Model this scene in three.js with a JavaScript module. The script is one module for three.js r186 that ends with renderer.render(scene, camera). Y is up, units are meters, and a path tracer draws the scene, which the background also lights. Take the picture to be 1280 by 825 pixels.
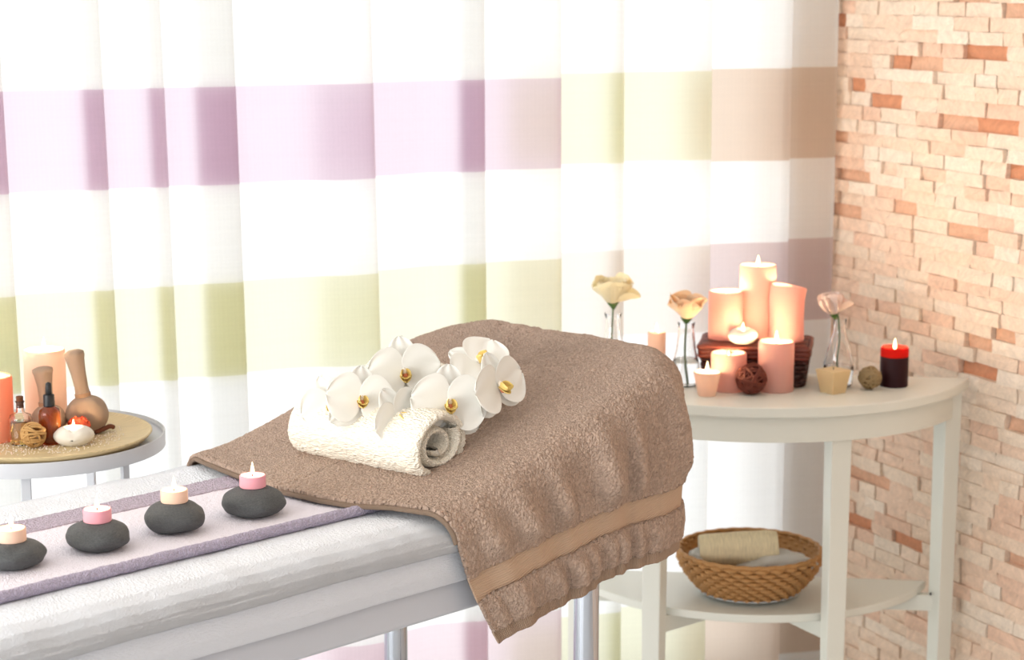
import * as THREE from 'three';
import { ImprovedNoise } from 'three/addons/math/ImprovedNoise.js';
import { mergeGeometries } from 'three/addons/utils/BufferGeometryUtils.js';
import { RoundedBoxGeometry } from 'three/addons/geometries/RoundedBoxGeometry.js';
import { RectAreaLightUniformsLib } from 'three/addons/lights/RectAreaLightUniformsLib.js';

// ------------------------------------------------------------------ camera, sky, lights, exposure
const scene = new THREE.Scene();
const renderer = new THREE.WebGLRenderer({ antialias: true });
renderer.toneMapping = THREE.LinearToneMapping;
renderer.toneMappingExposure = 0.78;
renderer.shadowMap.enabled = true;
RectAreaLightUniformsLib.init();

const R = THREE.MathUtils.degToRad, V = (x, y, z) => new THREE.Vector3(x, y, z);
const EYE = V(-2.8064, 1.72, 4.0933), YAW = R(25.3), PITCH = Math.atan(437.5 / 2500);
const camera = new THREE.PerspectiveCamera(2 * Math.atan(412.5 / 2500) * 180 / Math.PI, 1280 / 825, 0.05, 60);
camera.position.copy(EYE);
camera.lookAt(EYE.x + Math.sin(YAW) * Math.cos(PITCH), EYE.y - Math.sin(PITCH), EYE.z - Math.cos(YAW) * Math.cos(PITCH));
camera.focus = 3.25;
camera.userData.fStop = 5.0;

const SKY = 0.75;
scene.background = new THREE.Color(1, 1, 1).multiplyScalar(SKY);      // bright overcast daylight outside
function windowLight(name, x, y, z, w, h, tx, tz, strength, tint = [0.93, 0.972, 1]) {          // daylight that a window lets in
  const l = new THREE.RectAreaLight(new THREE.Color(...tint), strength, w, h);
  l.name = name; l.position.set(x, y, z); l.lookAt(tx, y, tz); scene.add(l);
}
windowLight('daylight_back_window', -1.85, 1.23, -0.03, 3.3, 2.34, -1.85, 1, 1.3);
windowLight('daylight_left_window', -5.97, 1.45, 2.6, 3.4, 2.0, 0, 2.6, 10.5, [0.985, 0.985, 0.975]);
windowLight('daylight_front_window', -2.6, 1.5, 6.17, 2.6, 1.8, -2.6, 0, 1.2);

// ------------------------------------------------------------------ helpers
let seed = 7;
const rnd = () => { seed = (seed + 0x6d2b79f5) | 0; let t = Math.imul(seed ^ (seed >>> 15), 1 | seed); t = (t + Math.imul(t ^ (t >>> 7), 61 | t)) ^ t; return ((t ^ (t >>> 14)) >>> 0) / 4294967296; };
const rr = (a, b) => a + (b - a) * rnd();
const perlin = new ImprovedNoise(), N = (x, y, z = 0) => perlin.noise(x, y, z);
const clamp = THREE.MathUtils.clamp, lerp = THREE.MathUtils.lerp, smooth = (x, a, b) => { const t = clamp((x - a) / (b - a), 0, 1); return t * t * (3 - 2 * t); };
const interp = (list, x) => { if (x <= list[0][0]) return list[0][1]; for (let i = 1; i < list.length; i++) if (x <= list[i][0]) return lerp(list[i - 1][1], list[i][1], (x - list[i - 1][0]) / (list[i][0] - list[i - 1][0])); return list[list.length - 1][1]; };

const taken = {};
const numbered = (n) => { taken[n] = (taken[n] ?? -1) + 1; return taken[n] ? n + '_' + String(taken[n]).padStart(3, '0') : n; };
function thing(name, label, category, pos = [0, 0, 0], turn = 0, group) {
  const o = new THREE.Group(); o.name = numbered(name); o.position.set(...pos); o.rotation.y = turn;
  o.userData = { label, category }; if (group) o.userData.group = group;
  scene.add(o); return o;
}
function part(name, geo, mat, parent, label) {
  const m = new THREE.Mesh(geo, mat); m.name = name; m.castShadow = m.receiveShadow = true;
  if (label) m.userData.label = label;
  parent.add(m); return m;
}
function structure(name, geo, mat) { const m = part(name, geo, mat, scene); m.userData.kind = 'structure'; return m; }
const box = (w, h, d, x = 0, y = 0, z = 0) => new THREE.BoxGeometry(w, h, d).translate(x, y, z);
const rbox = (w, h, d, r, x = 0, y = 0, z = 0) => new RoundedBoxGeometry(w, h, d, 3, r).translate(x, y, z);
const lathe = (pts, seg = 48) => new THREE.LatheGeometry(pts.map(([a, b]) => new THREE.Vector2(a, b)), seg);
const merged = (list) => { const g = mergeGeometries(list.map((x) => { const y = x.index ? x.toNonIndexed() : x.clone(); for (const k of Object.keys(y.attributes)) if (!['position', 'normal', 'uv'].includes(k)) y.deleteAttribute(k); if (!y.attributes.uv) y.setAttribute('uv', new THREE.BufferAttribute(new Float32Array(y.attributes.position.count * 2), 2)); return y; })); return g; };

// a grid surface; f(u, v) -> [x, y, z], uv in metres (lu x lv)
function grid(nu, nv, f, lu = 1, lv = 1) {
  const pos = new Float32Array((nu + 1) * (nv + 1) * 3), uv = new Float32Array((nu + 1) * (nv + 1) * 2), idx = [];
  for (let j = 0, k = 0; j <= nv; j++) for (let i = 0; i <= nu; i++, k++) {
    const p = f(i / nu, j / nv); pos[k * 3] = p[0]; pos[k * 3 + 1] = p[1]; pos[k * 3 + 2] = p[2];
    uv[k * 2] = (p[3] ?? (i / nu) * lu); uv[k * 2 + 1] = (p[4] ?? (j / nv) * lv);
  }
  for (let j = 0; j < nv; j++) for (let i = 0; i < nu; i++) { const a = j * (nu + 1) + i, b = a + 1, c = a + nu + 1, d = c + 1; idx.push(a, b, d, a, d, c); }
  const g = new THREE.BufferGeometry();
  g.setAttribute('position', new THREE.BufferAttribute(pos, 3)); g.setAttribute('uv', new THREE.BufferAttribute(uv, 2)); g.setIndex(idx); g.computeVertexNormals();
  return g;
}
// the same with thickness t (offset against the normal) and closed borders
function sheet(nu, nv, f, t, lu = 1, lv = 1) {
  const g = grid(nu, nv, f, lu, lv), p = g.attributes.position.array, n = g.attributes.normal.array, uv0 = g.attributes.uv.array, m = p.length / 3;
  const pos = new Float32Array(m * 6), uv = new Float32Array(m * 4), idx = [...g.index.array];
  pos.set(p); uv.set(uv0); uv.set(uv0, m * 2);
  for (let i = 0; i < m * 3; i++) pos[m * 3 + i] = p[i] - n[i] * t;
  const len = idx.length; for (let i = 0; i < len; i += 3) idx.push(idx[i] + m, idx[i + 2] + m, idx[i + 1] + m);
  const w = nu + 1, rim = (a, b) => idx.push(a, a + m, b + m, a, b + m, b);
  for (let i = 0; i < nu; i++) { rim(i, i + 1); rim(nv * w + i + 1, nv * w + i); }
  for (let j = 0; j < nv; j++) { rim((j + 1) * w, j * w); rim(j * w + nu, (j + 1) * w + nu); }
  const o = new THREE.BufferGeometry();
  o.setAttribute('position', new THREE.BufferAttribute(pos, 3)); o.setAttribute('uv', new THREE.BufferAttribute(uv, 2)); o.setIndex(idx); o.computeVertexNormals();
  return o;
}
const tube = (pts, r, seg = 24, sides = 8, closed = false) => new THREE.TubeGeometry(new THREE.CatmullRomCurve3(pts, closed), seg, r, sides, closed);
function ball(r, sy, amp, freq, sd, w = 40, h = 28) {                 // a lumpy pebble
  const g = new THREE.SphereGeometry(r, w, h), p = g.attributes.position, v = V();
  for (let i = 0; i < p.count; i++) { v.fromBufferAttribute(p, i).normalize(); const k = 1 + amp * N(v.x * freq + sd, v.y * freq, v.z * freq + sd * 2); p.setXYZ(i, v.x * r * k, v.y * r * sy * k, v.z * r * k); }
  g.computeVertexNormals(); return g;
}

// ------------------------------------------------------------------ textures (all tile; noise at real scale)
function texture(w, h, f, color = true) {
  const d = new Uint8Array(w * h * 4);
  for (let y = 0, k = 0; y < h; y++) for (let x = 0; x < w; x++, k += 4) { const c = f(x, y); d[k] = clamp(c[0] * 255, 0, 255); d[k + 1] = clamp((c[1] ?? c[0]) * 255, 0, 255); d[k + 2] = clamp((c[2] ?? c[0]) * 255, 0, 255); d[k + 3] = 255; }
  const t = new THREE.DataTexture(d, w, h); t.wrapS = t.wrapT = THREE.RepeatWrapping; t.magFilter = THREE.LinearFilter; t.minFilter = THREE.LinearMipmapLinearFilter; t.generateMipmaps = true;
  if (color) t.colorSpace = THREE.SRGBColorSpace; t.needsUpdate = true; return t;
}
const tiles = (t, metres, mv = metres) => { const c = t.clone(); c.repeat.set(1 / metres, 1 / mv); c.needsUpdate = true; return c; };
// cellular heights for terry pile
const CELL = 6, TS = 480, cells = TS / CELL;
const seeds = Array.from({ length: cells * cells }, () => [rnd(), rnd(), rnd()]);
const worley = (x, y) => {
  const cx = Math.floor(x / CELL), cy = Math.floor(y / CELL); let best = 9, id = 0;
  for (let j = -1; j <= 1; j++) for (let i = -1; i <= 1; i++) { const k = ((cy + j + cells) % cells) * cells + (cx + i + cells) % cells, s = seeds[k], d = Math.hypot(cx + i + s[0] - x / CELL, cy + j + s[1] - y / CELL); if (d < best) { best = d; id = k; } }
  return [best, seeds[id][2]];
};
const terryBump = texture(TS, TS, (x, y) => { const [d, k] = worley(x, y); return [clamp(1 - d * 0.95, 0, 1) * (0.6 + 0.4 * k)]; }, false);
const terryTone = texture(TS, TS, (x, y) => { const [d, k] = worley(x, y); const c = 0.86 + 0.14 * k - 0.10 * clamp(d - 0.45, 0, 1); return [c, c * 0.995, c * 0.985]; });
const loop = (n, s) => (x, y, sd = 0) => { const a = (x / n) * 2 * Math.PI, b = (y / n) * 2 * Math.PI; return N(Math.cos(a) * s + sd, Math.sin(a) * s + Math.cos(b) * s, Math.sin(b) * s + sd * 3); };
const l6 = loop(256, 6), l20 = loop(256, 20), l2 = loop(256, 2);
const softBump = texture(256, 256, (x, y) => [0.5 + 0.35 * l6(x, y) + 0.3 * l20(x, y, 4)], false);
const roughStone = texture(256, 256, (x, y) => [0.5 + 0.5 * l6(x, y, 9) + 0.4 * l20(x, y, 2)], false);
const stoneTone = texture(256, 256, (x, y) => { const k = 0.94 + 0.05 * l2(x, y, 5) + 0.05 * l6(x, y, 1) + 0.03 * l20(x, y, 3); return [k, k * 0.985, k * 0.97]; });
const pebbleTone = texture(256, 256, (x, y) => { const s = l20(x, y, 8), k = 0.82 + 0.12 * l6(x, y, 7) + 0.12 * s + (s > 0.42 ? 0.4 : 0); return [k]; });
const weave = texture(256, 256, (x, y) => [0.5 + 0.25 * Math.sin(x * Math.PI / 2) + 0.25 * Math.sin(y * Math.PI / 2)], false);
const ribs = texture(64, 64, (x, y) => [0.5 + 0.5 * Math.sin(y * Math.PI / 4) * (0.85 + 0.15 * Math.sin(x * Math.PI / 2))], false);
const ribsAcross = texture(64, 64, (x, y) => [0.5 + 0.4 * Math.sin(x * Math.PI / 4) + 0.1 * Math.sin(y * Math.PI / 2)], false);
const grain = texture(512, 128, (x, y) => { const a = (x / 512) * 2 * Math.PI, q = N(Math.cos(a) * 1.2, Math.sin(a) * 1.2, y * 0.35), k = 0.9 + 0.10 * q + 0.05 * N(Math.cos(a) * 3, Math.sin(a) * 3, y * 1.7); return [k, k * 0.985, k * 0.95]; });

// ------------------------------------------------------------------ materials
const mat = (color, o = {}) => new THREE.MeshPhysicalMaterial({ color, roughness: 0.8, ...o });
const M = {
  mortar: mat(0xb97f5e, { roughness: 1 }),   wallGrey: mat(0x868c95, { roughness: 0.95 }), wall: mat(0xf3f2ef, { roughness: 0.95 }), ceiling: mat(0xf4f2ee, { roughness: 0.95 }), floor: mat(0xdcdcdb, { roughness: 0.5 }),
  frame: mat(0xf3f3f1, { roughness: 0.45 }), glass: mat(0xffffff, { roughness: 0, transmission: 1, thickness: 0 }),
  whiteLacquer: mat(0xe6e7dd, { roughness: 0.38 }), greyMetal: mat(0xc9cbd0, { roughness: 0.45, metalness: 0.15 }),
  chrome: mat(0xbcc2cc, { roughness: 0.09, metalness: 1 }), vinyl: mat(0xc6cbd5, { roughness: 0.55 }),
  sheet: mat(0xdfe4ed, { roughness: 0.95, bumpMap: tiles(softBump, 0.2), bumpScale: 0.0015 }),
  blanket: mat(0xf0f4fb, { roughness: 1, sheen: 0.3, sheenColor: new THREE.Color(1, 1, 1), sheenRoughness: 0.8, bumpMap: tiles(softBump, 0.12), bumpScale: 0.004 }),
  brownTerry: mat(0xc0a797, { roughness: 1, sheen: 0.4, sheenColor: new THREE.Color(0.75, 0.62, 0.52), sheenRoughness: 0.7, map: tiles(terryTone, 0.24), bumpMap: tiles(terryBump, 0.24), bumpScale: 0.004 }),
  brownBand: mat(0xc3a68d, { roughness: 0.7, bumpMap: tiles(ribs, 0.03), bumpScale: 0.001 }),
  brownHem: mat(0xa88f7b, { roughness: 0.9, bumpMap: tiles(ribsAcross, 0.03), bumpScale: 0.0015 }),
  lilac: mat(0xefe9f2, { roughness: 1, bumpMap: tiles(terryBump, 0.2), bumpScale: 0.0012 }),
  mauve: mat(0xd3c6d9, { roughness: 1, map: tiles(terryTone, 0.24), bumpMap: tiles(terryBump, 0.24), bumpScale: 0.004 }),
  lavender: mat(0xcfc6e0, { roughness: 1, map: tiles(terryTone, 0.2), bumpMap: tiles(terryBump, 0.2), bumpScale: 0.004 }),
  creamTerry: mat(0xfdf6e6, { roughness: 1, sheen: 0.4, sheenColor: new THREE.Color(1, 0.97, 0.9), sheenRoughness: 0.8, bumpMap: tiles(terryBump, 0.2), bumpScale: 0.003 }),
  pebble: mat(0x6c6f70, { roughness: 0.72, map: tiles(pebbleTone, 0.5), bumpMap: tiles(roughStone, 0.4), bumpScale: 0.0012 }),
  petal: mat(0xfcfbf5, { roughness: 0.95, transmission: 0.16, thickness: 0 }),
  lipYellow: mat(0xf0d37e, { roughness: 0.6 }), lipRed: mat(0xcf7a58, { roughness: 0.6 }), column: mat(0xf6ead9, { roughness: 0.6 }),
  stem: mat(0x4d6a35, { roughness: 0.7 }), bud: mat(0x22362a, { roughness: 0.7 }),
  flame: mat(0xfff1c8, { emissive: new THREE.Color(1, 0.78, 0.42), emissiveIntensity: 7, roughness: 1 }),
  wick: mat(0x3a2a20, { roughness: 1 }),
  bamboo: mat(0xe4cfa4, { roughness: 0.5, map: tiles(grain, 0.4, 0.1) }),
  amber: mat(0xd98a4a, { roughness: 0.05, transmission: 0.9, thickness: 0.03, ior: 1.45, attenuationColor: new THREE.Color(0.85, 0.32, 0.05), attenuationDistance: 0.03 }),
  black: mat(0x17181c, { roughness: 0.4 }), cork: mat(0x6b3f25, { roughness: 0.9 }),
  clearGlass: mat(0xffffff, { roughness: 0, transmission: 1, thickness: 0.0025, ior: 1.48 }),
  oil: mat(0xf7dfae, { roughness: 0.03, transmission: 1, thickness: 0.03, ior: 1.38, attenuationColor: new THREE.Color(0.95, 0.72, 0.35), attenuationDistance: 0.06 }),
  water: mat(0xffffff, { roughness: 0, transmission: 1, thickness: 0.03, ior: 1.33 }),
  muslin: mat(0xc9aa90, { roughness: 0.95, bumpMap: tiles(weave, 0.05), bumpScale: 0.0008 }), string: mat(0xa98466, { roughness: 0.9 }),
  whiteStone: mat(0xefe8da, { roughness: 0.6, bumpMap: tiles(roughStone, 0.3), bumpScale: 0.0008 }),
  rattanTan: mat(0xb98f57, { roughness: 0.75 }), rattanGrey: mat(0xa38a63, { roughness: 0.8 }), rattanDark: mat(0x6e2d1b, { roughness: 0.65 }),
  wicker: mat(0xb5854f, { roughness: 0.6 }), wickerDark: mat(0x3a140c, { roughness: 0.45 }), wickerRed: mat(0x6a2918, { roughness: 0.45 }),
  salt: mat(0xf3e7dc, { roughness: 0.5 }), coral: mat(0xd4532f, { roughness: 0.8 }), bark: mat(0x6a3a24, { roughness: 0.9 }),
  plate: mat(0xd6d9db, { roughness: 0.25 }), loofah: mat(0xfaeccb, { roughness: 0.9, map: tiles(grain, 0.15, 0.06) }), ivoryCloth: mat(0xfffaf0, { roughness: 1, bumpMap: tiles(softBump, 0.05), bumpScale: 0.002 }),
};
const wax = (c, through = 0.5) => mat(c, { roughness: 1, transmission: through, thickness: 0, specularIntensity: 0.2 });
Object.assign(M, { waxPeach: wax(0xffe3d0), waxPink: wax(0xffcdc0), waxOrange: wax(0xffb99a), waxCream: wax(0xf6dfb2, 0.35), waxRose: mat(0xf4a9b6, { roughness: 0.55 }), waxSalmon: mat(0xfbd3ba, { roughness: 0.55 }), waxMaroon: wax(0x6a1416, 0.3), waxRed: wax(0xe0281c, 0.5) });

// ------------------------------------------------------------------ the room
const RX = -6, RZ = 6.2, RH = 2.75, T = 0.15;
structure('floor', box(-RX + 2 * T, 0.1, RZ + 2 * T, RX / 2, -0.05, RZ / 2), M.floor);
structure('ceiling', box(-RX + 2 * T, 0.1, RZ + 2 * T, RX / 2, RH + 0.05, RZ / 2), M.ceiling);
function wallWithHole(name, axis, at, a0, a1, h0, h1, y0, y1, far) {   // axis 'z': wall across z = at, running in x from a0 to a1
  const pieces = [], put = (p0, p1, q0, q1) => pieces.push(axis === 'z' ? box(p1 - p0, q1 - q0, T, (p0 + p1) / 2, (q0 + q1) / 2, at + far * T / 2) : box(T, q1 - q0, p1 - p0, at + far * T / 2, (q0 + q1) / 2, (p0 + p1) / 2));
  put(a0, h0, 0, RH); put(h1, a1, 0, RH); put(h0, h1, 0, y0); put(h0, h1, y1, RH);
  return structure(name, merged(pieces), M.wall);
}
wallWithHole('wall_back', 'z', 0, RX, 0, -3.5, -0.2, 0.06, 2.4, -1);
wallWithHole('wall_left', 'x', RX, 0, RZ, 0.9, 4.3, 0.45, 2.45, -1);
wallWithHole('wall_front', 'z', RZ, RX, 0, -3.9, -1.3, 0.6, 2.4, 1).material = M.wallGrey;
function windowUnit(name, axis, at, a0, a1, y0, y1, posts) {
  const bars = [], mid = (y0 + y1) / 2, add = (c, w, y, h) => bars.push(axis === 'z' ? rbox(w, h, 0.06, 0.008, c, y, at) : rbox(0.06, h, w, 0.008, at, y, c));
  add((a0 + a1) / 2, a1 - a0, y0 + 0.025, 0.05); add((a0 + a1) / 2, a1 - a0, y1 - 0.025, 0.05);
  for (const c of [a0 + 0.025, a1 - 0.025, ...posts]) add(c, 0.05, mid, y1 - y0);
  const w = structure(name, merged(bars), M.frame), stops = [a0, ...posts, a1];
  for (let i = 0; i + 1 < stops.length; i++) { const p0 = stops[i] + 0.02, p1 = stops[i + 1] - 0.02; part('pane', axis === 'z' ? box(p1 - p0, y1 - y0 - 0.06, 0.006, (p0 + p1) / 2, mid, at) : box(0.006, y1 - y0 - 0.06, p1 - p0, at, mid, (p0 + p1) / 2), M.glass, w); }
}
windowUnit('window_1', 'z', -0.1, -3.5, -0.2, 0.06, 2.4, [-2.47, -0.86]);
windowUnit('window_2', 'x', RX - 0.1, 0.9, 4.3, 0.45, 2.45, [2.03, 3.17]);
windowUnit('window_3', 'z', RZ + 0.1, -3.9, -1.3, 0.6, 2.4, [-2.6]);

// the wall clad in split stone: the stones in view are single pieces
const wallRight = structure('wall_right', box(T, RH, RZ + 2 * T, T / 2, RH / 2, RZ / 2), M.mortar);
{
  const tones = [0xfae6d2, 0xf9e0ca, 0xfbebda, 0xf7dac4, 0xfae4d0, 0xf3d0b9, 0xeabc9f, 0xdd9c78];
  const stones = tones.map((c, i) => mat(c, { roughness: 0.92, map: tiles(stoneTone, 0.16 + 0.02 * i), bumpMap: tiles(roughStone, 0.11 + 0.02 * i), bumpScale: 0.0009 }));
  function stone(w, h, d, near) {                                     // front face towards -x, base at x = 0
    const nu = near ? 4 : 1, nv = near ? 2 : 1, s = rr(0, 90), tilt = rr(-0.05, 0.05), tip = rr(-0.10, 0.10), e = 0.0018;
    const zs = [], ys = []; for (let i = 0; i <= nu; i++) zs.push(i / nu); for (let j = 0; j <= nv; j++) ys.push(j / nv);
    const pos = [], uv = [], idx = [], u0 = rr(0, 1), v0 = rr(0, 1);
    const push = (x, y, z, a, b) => { pos.push(x, y, z); uv.push(a + u0, b + v0); return pos.length / 3 - 1; };
    const face = (a, b) => -d - tilt * (a - 0.5) * w - tip * (b - 0.5) * h - (near ? 0.0035 * N(a * w * 40 + s, b * h * 40, s) + 0.002 * N(a * w * 110 + s, b * h * 110, s) : 0);
    const ids = ys.map((b) => zs.map((a) => push(face(a, b) + ((a === 0 || a === 1 || b === 0 || b === 1) ? e : 0), (b - 0.5) * (h - 0.0004) + ((b > 0 && b < 1) ? rr(-0.003, 0.003) : rr(-0.0009, 0.0009)), (a - 0.5) * (w - 0.0028) + ((a > 0 && a < 1) ? rr(-0.006, 0.006) : rr(-0.0012, 0.0012)), a * w, b * h)));
    for (let j = 0; j < nv; j++) for (let i = 0; i < nu; i++) { const a = ids[j][i], b = ids[j][i + 1], c = ids[j + 1][i], f = ids[j + 1][i + 1]; idx.push(a, b, f, a, f, c); }
    const side = (list, dir) => { for (let i = 0; i + 1 < list.length; i++) { const k = [list[i], list[i + 1]].map((q) => [pos[q * 3], pos[q * 3 + 1], pos[q * 3 + 2]]); const a = push(...k[0], 0, 0), b = push(...k[1], 0.03, 0), c = push(0.002, k[1][1], k[1][2], 0.03, d), f = push(0.002, k[0][1], k[0][2], 0, d); dir > 0 ? idx.push(a, b, c, a, c, f) : idx.push(a, c, b, a, f, c); } };
    side(ids[0], -1); side(ids[nv], 1); side(ids.map((r) => r[0]), 1); side(ids.map((r) => r[nu]), -1);
    const g = new THREE.BufferGeometry(); g.setAttribute('position', new THREE.Float32BufferAttribute(pos, 3)); g.setAttribute('uv', new THREE.Float32BufferAttribute(uv, 2)); g.setIndex(idx);
    const f = g.toNonIndexed(); f.computeVertexNormals(); return f;
  }
  const all = [];
  for (let y = 0.0, row = 0; y < RH - 0.02; row++) {
    const h = Math.min(rr(0.027, 0.033), RH - y);
    for (let z = rr(-0.06, 0); z < RZ - 0.02;) {
      const w = Math.min(rr(0.06, 0.15), RZ - z), near = z < 0.95 && y < 1.85 && y > 0.02, odd = rnd();
      const deep = odd < 0.075, tone = deep ? (rnd() < 0.6 ? 6 : 7) : odd < 0.2 ? 5 : Math.floor(rnd() * 5);
      const d = deep ? rr(0.003, 0.009) : 0.013 + 0.010 * Math.pow(rnd(), 1.3);
      all.push({ y: y + h / 2, z: Math.max(z, 0) + (Math.min(z + w, RZ) - Math.max(z, 0)) / 2, w: Math.min(z + w, RZ) - Math.max(z, 0), h, d, tone, near });
      z += w;
    }
    y += h;
  }
  const inView = all.filter((s) => s.near && s.w > 0.02 && s.z < 0.8 && s.y > 0.16 && s.y < 1.72);
  // those behind the console table show little; the 300 that show largest are single stones
  inView.sort((a, b) => (b.w * b.h * (0.6 + b.z)) - (a.w * a.h * (0.6 + a.z)));
  const single = new Set(inView.slice(0, 300)), rest = tones.map(() => []);
  for (const s of all) {
    if (s.w < 0.008) continue;
    const g = stone(s.w, s.h, s.d, s.near);
    if (single.has(s)) { const m = part('stone', g, stones[s.tone], wallRight); m.position.set(0, s.y, s.z); } else rest[s.tone].push(g.translate(0, s.y, s.z));
  }
  rest.forEach((list, i) => { if (list.length) part('stone_cladding', mergeGeometries(list), stones[i], wallRight).userData.kind = 'stuff'; });
}

// ------------------------------------------------------------------ curtains
function curtainCloth(stripes) {                                      // one column of colour per millimetre of drop; 2.42 m = 1210 rows
  const h = 1210, w = 200, rows = [];
  return texture(w, h, (x, y) => {
    const m = y / h * 2.42 + 0.03; let c = [0.965, 0.965, 0.96];
    for (const [a, b, col] of stripes) if (m > a && m < b) c = col;
    rows[y] ??= rnd(); const t = 1 - 0.01 * rows[y] - 0.012 * ((Math.imul(x, 2654435761) >>> 8) % 97) / 97 - 0.012 * rnd();
    return c.map((k) => k * t);
  });
}
const PURPLE = [0.885, 0.825, 0.865], GREEN = [0.91, 0.905, 0.82], TAUPE = [0.915, 0.89, 0.86], TAN = [0.875, 0.81, 0.75], MAUVE = [0.86, 0.80, 0.795];
const stripesA = [[1.305, 1.505, PURPLE], [0.905, 1.102, GREEN], [0.10, 0.28, [0.91, 0.85, 0.87]]], stripesB = [[1.308, 1.514, GREEN], [0.905, 1.108, TAUPE], [0.06, 0.245, GREEN]], stripesC = [[1.298, 1.516, TAN], [0.905, 1.106, MAUVE], [0.06, 0.21, TAN]];
function curtain(label, stripes, plan, lean, n = 420) {
  const line = new THREE.CatmullRomCurve3(plan.map(([x, z]) => V(x, 0, z)), false, 'centripetal'), L = line.getLength(), pts = line.getSpacedPoints(n), mid = line.getPointAt(0.5);
  const o = thing('curtain', label, 'curtain', [mid.x, 0.03, mid.z], 0, 'striped curtains before the window');
  const m = mat(0xffffff, { roughness: 1, transmission: 0.84, thickness: 0, specularIntensity: 0, map: tiles(curtainCloth(stripes), 0.4, 2.42) });
  const g = grid(n, 60, (u, v) => {
    const p = pts[Math.round(u * n)], y = v * 2.42, k = (1.5 - y) * lean, q = 0.012 * N(p.x * 3.1, y * 0.9, 5) * (1.6 - v);
    return [p.x + k - mid.x, y, p.z + q * 0.6 - mid.z, u * L, y];
  });
  part('cloth', g, m, o);
  const rings = []; for (let i = 0; i <= 8; i++) { const p = line.getPointAt(i / 8); rings.push(new THREE.TorusGeometry(0.022, 0.003, 6, 16).rotateY(Math.PI / 2).translate(p.x - mid.x, 2.42 + 0.012, ROD - mid.z)); }
  part('hanging_rings', merged(rings), M.chrome, o);
  return o;
}
const ROD = 0.1;
{
  const rod = thing('curtain_rod', 'slim metal curtain rod above the window', 'rod', [-1.9, 2.475, ROD]);
  part('pole', new THREE.CylinderGeometry(0.011, 0.011, 3.66, 16).rotateZ(Math.PI / 2), M.chrome, rod);
  for (const s of [-1, 1]) { part('finial', new THREE.SphereGeometry(0.02, 16, 12).translate(s * 1.84, 0, 0), M.chrome, rod); part('bracket', box(0.02, 0.02, ROD, s * 1.7, 0, -ROD / 2), M.chrome, rod); }
}
const wavy = (x0, x1, z, amp, len, ph, sd) => { const out = []; for (let x = x0; x < x1 - 0.02; x += 0.03) out.push([x, z + amp * (Math.sin((x / len) * 2 * Math.PI + ph) * 0.8 + N(x * 6, sd, 2) * 0.9)]); return out; };
const pleat = (x, w, z) => [[x, z + 0.005], [x + w * 0.6, z + 0.013], [x + w, z + 0.012], [x + w + 0.005, z + 0.008], [x + w * 0.6, z + 0.002], [x, z - 0.004], [x - 0.005, z - 0.008], [x + w * 0.4, z - 0.011], [x + w * 1.1, z - 0.009]];
curtain('white curtain with purple and green stripes hanging behind the tray table', stripesA,
  [...wavy(-3.55, -2.10, 0.13, 0.02, 0.235, 0.6, 3), ...pleat(-2.09, 0.055, 0.125), ...wavy(-1.99, -1.90, 0.118, 0.006, 0.235, 0.6, 3), ...pleat(-1.868, 0.03, 0.122), ...wavy(-1.80, -1.76, 0.118, 0.004, 0.235, 0.6, 3), ...pleat(-1.735, 0.022, 0.122), ...wavy(-1.68, -1.65, 0.118, 0.004, 0.2, 0, 3), ...pleat(-1.637, 0.072, 0.128), ...wavy(-1.53, -1.42, 0.125, 0.008, 0.235, 0.6, 3), [-1.40, 0.128], [-1.34, 0.148], [-1.28, 0.146], [-1.262, 0.14], [-1.27, 0.132]], 0.02);
curtain('striped white curtain hanging behind the orchids and raised backrest', stripesA,
  [[-1.365, 0.085], [-1.34, 0.09], ...wavy(-1.32, -1.06, 0.092, 0.010, 0.26, 0, 8), ...pleat(-1.035, 0.045, 0.094), ...wavy(-0.96, -0.94, 0.09, 0.003, 0.26, 0, 8), [-0.92, 0.09], [-0.86, 0.102], [-0.81, 0.106], [-0.797, 0.1], [-0.805, 0.094]], 0.004);
curtain('curtain with yellow-green and pale taupe stripes behind the glass vases', stripesB,
  [[-0.92, 0.045], [-0.9, 0.05], [-0.82, 0.06], [-0.74, 0.072], [-0.66, 0.09], [-0.637, 0.092], [-0.63, 0.083], [-0.65, 0.074], [-0.66, 0.066], [-0.65, 0.058], [-0.6, 0.062], [-0.52, 0.08], [-0.44, 0.1], [-0.418, 0.104], [-0.408, 0.099], [-0.413, 0.094]], 0.004);
curtain('curtain with tan and mauve stripes hanging in the corner beside the stone wall', stripesC,
  [[-0.46, 0.045], [-0.44, 0.05], [-0.38, 0.055], [-0.3, 0.072], [-0.22, 0.098], [-0.196, 0.1], [-0.188, 0.09], [-0.21, 0.078], [-0.215, 0.066], [-0.2, 0.058], [-0.15, 0.06], [-0.1, 0.07], [-0.055, 0.074], [-0.042, 0.066]], 0.004);

// ------------------------------------------------------------------ candles
function flameOn(parent, x, y, z, s = 1, power = 0.12) {
  part('wick', new THREE.CylinderGeometry(0.0008, 0.0008, 0.008, 6).translate(x, y + 0.002, z), M.wick, parent);
  part('flame', lathe([[0, 0], [0.0022, 0.002], [0.0036, 0.006], [0.0034, 0.010], [0.0018, 0.017], [0.0006, 0.022], [0, 0.024]], 14).scale(s, s, s).translate(x, y + 0.003, z), M.flame, parent, 'glowing candle flame');
  const l = new THREE.PointLight(new THREE.Color(1, 0.70, 0.38), power * 0.42, 0, 2); l.position.set(x, y + 0.003 + 0.009 * s, z); l.castShadow = true; l.shadow.radius = 0.2; l.name = 'candle_light'; parent.add(l);
}
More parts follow.
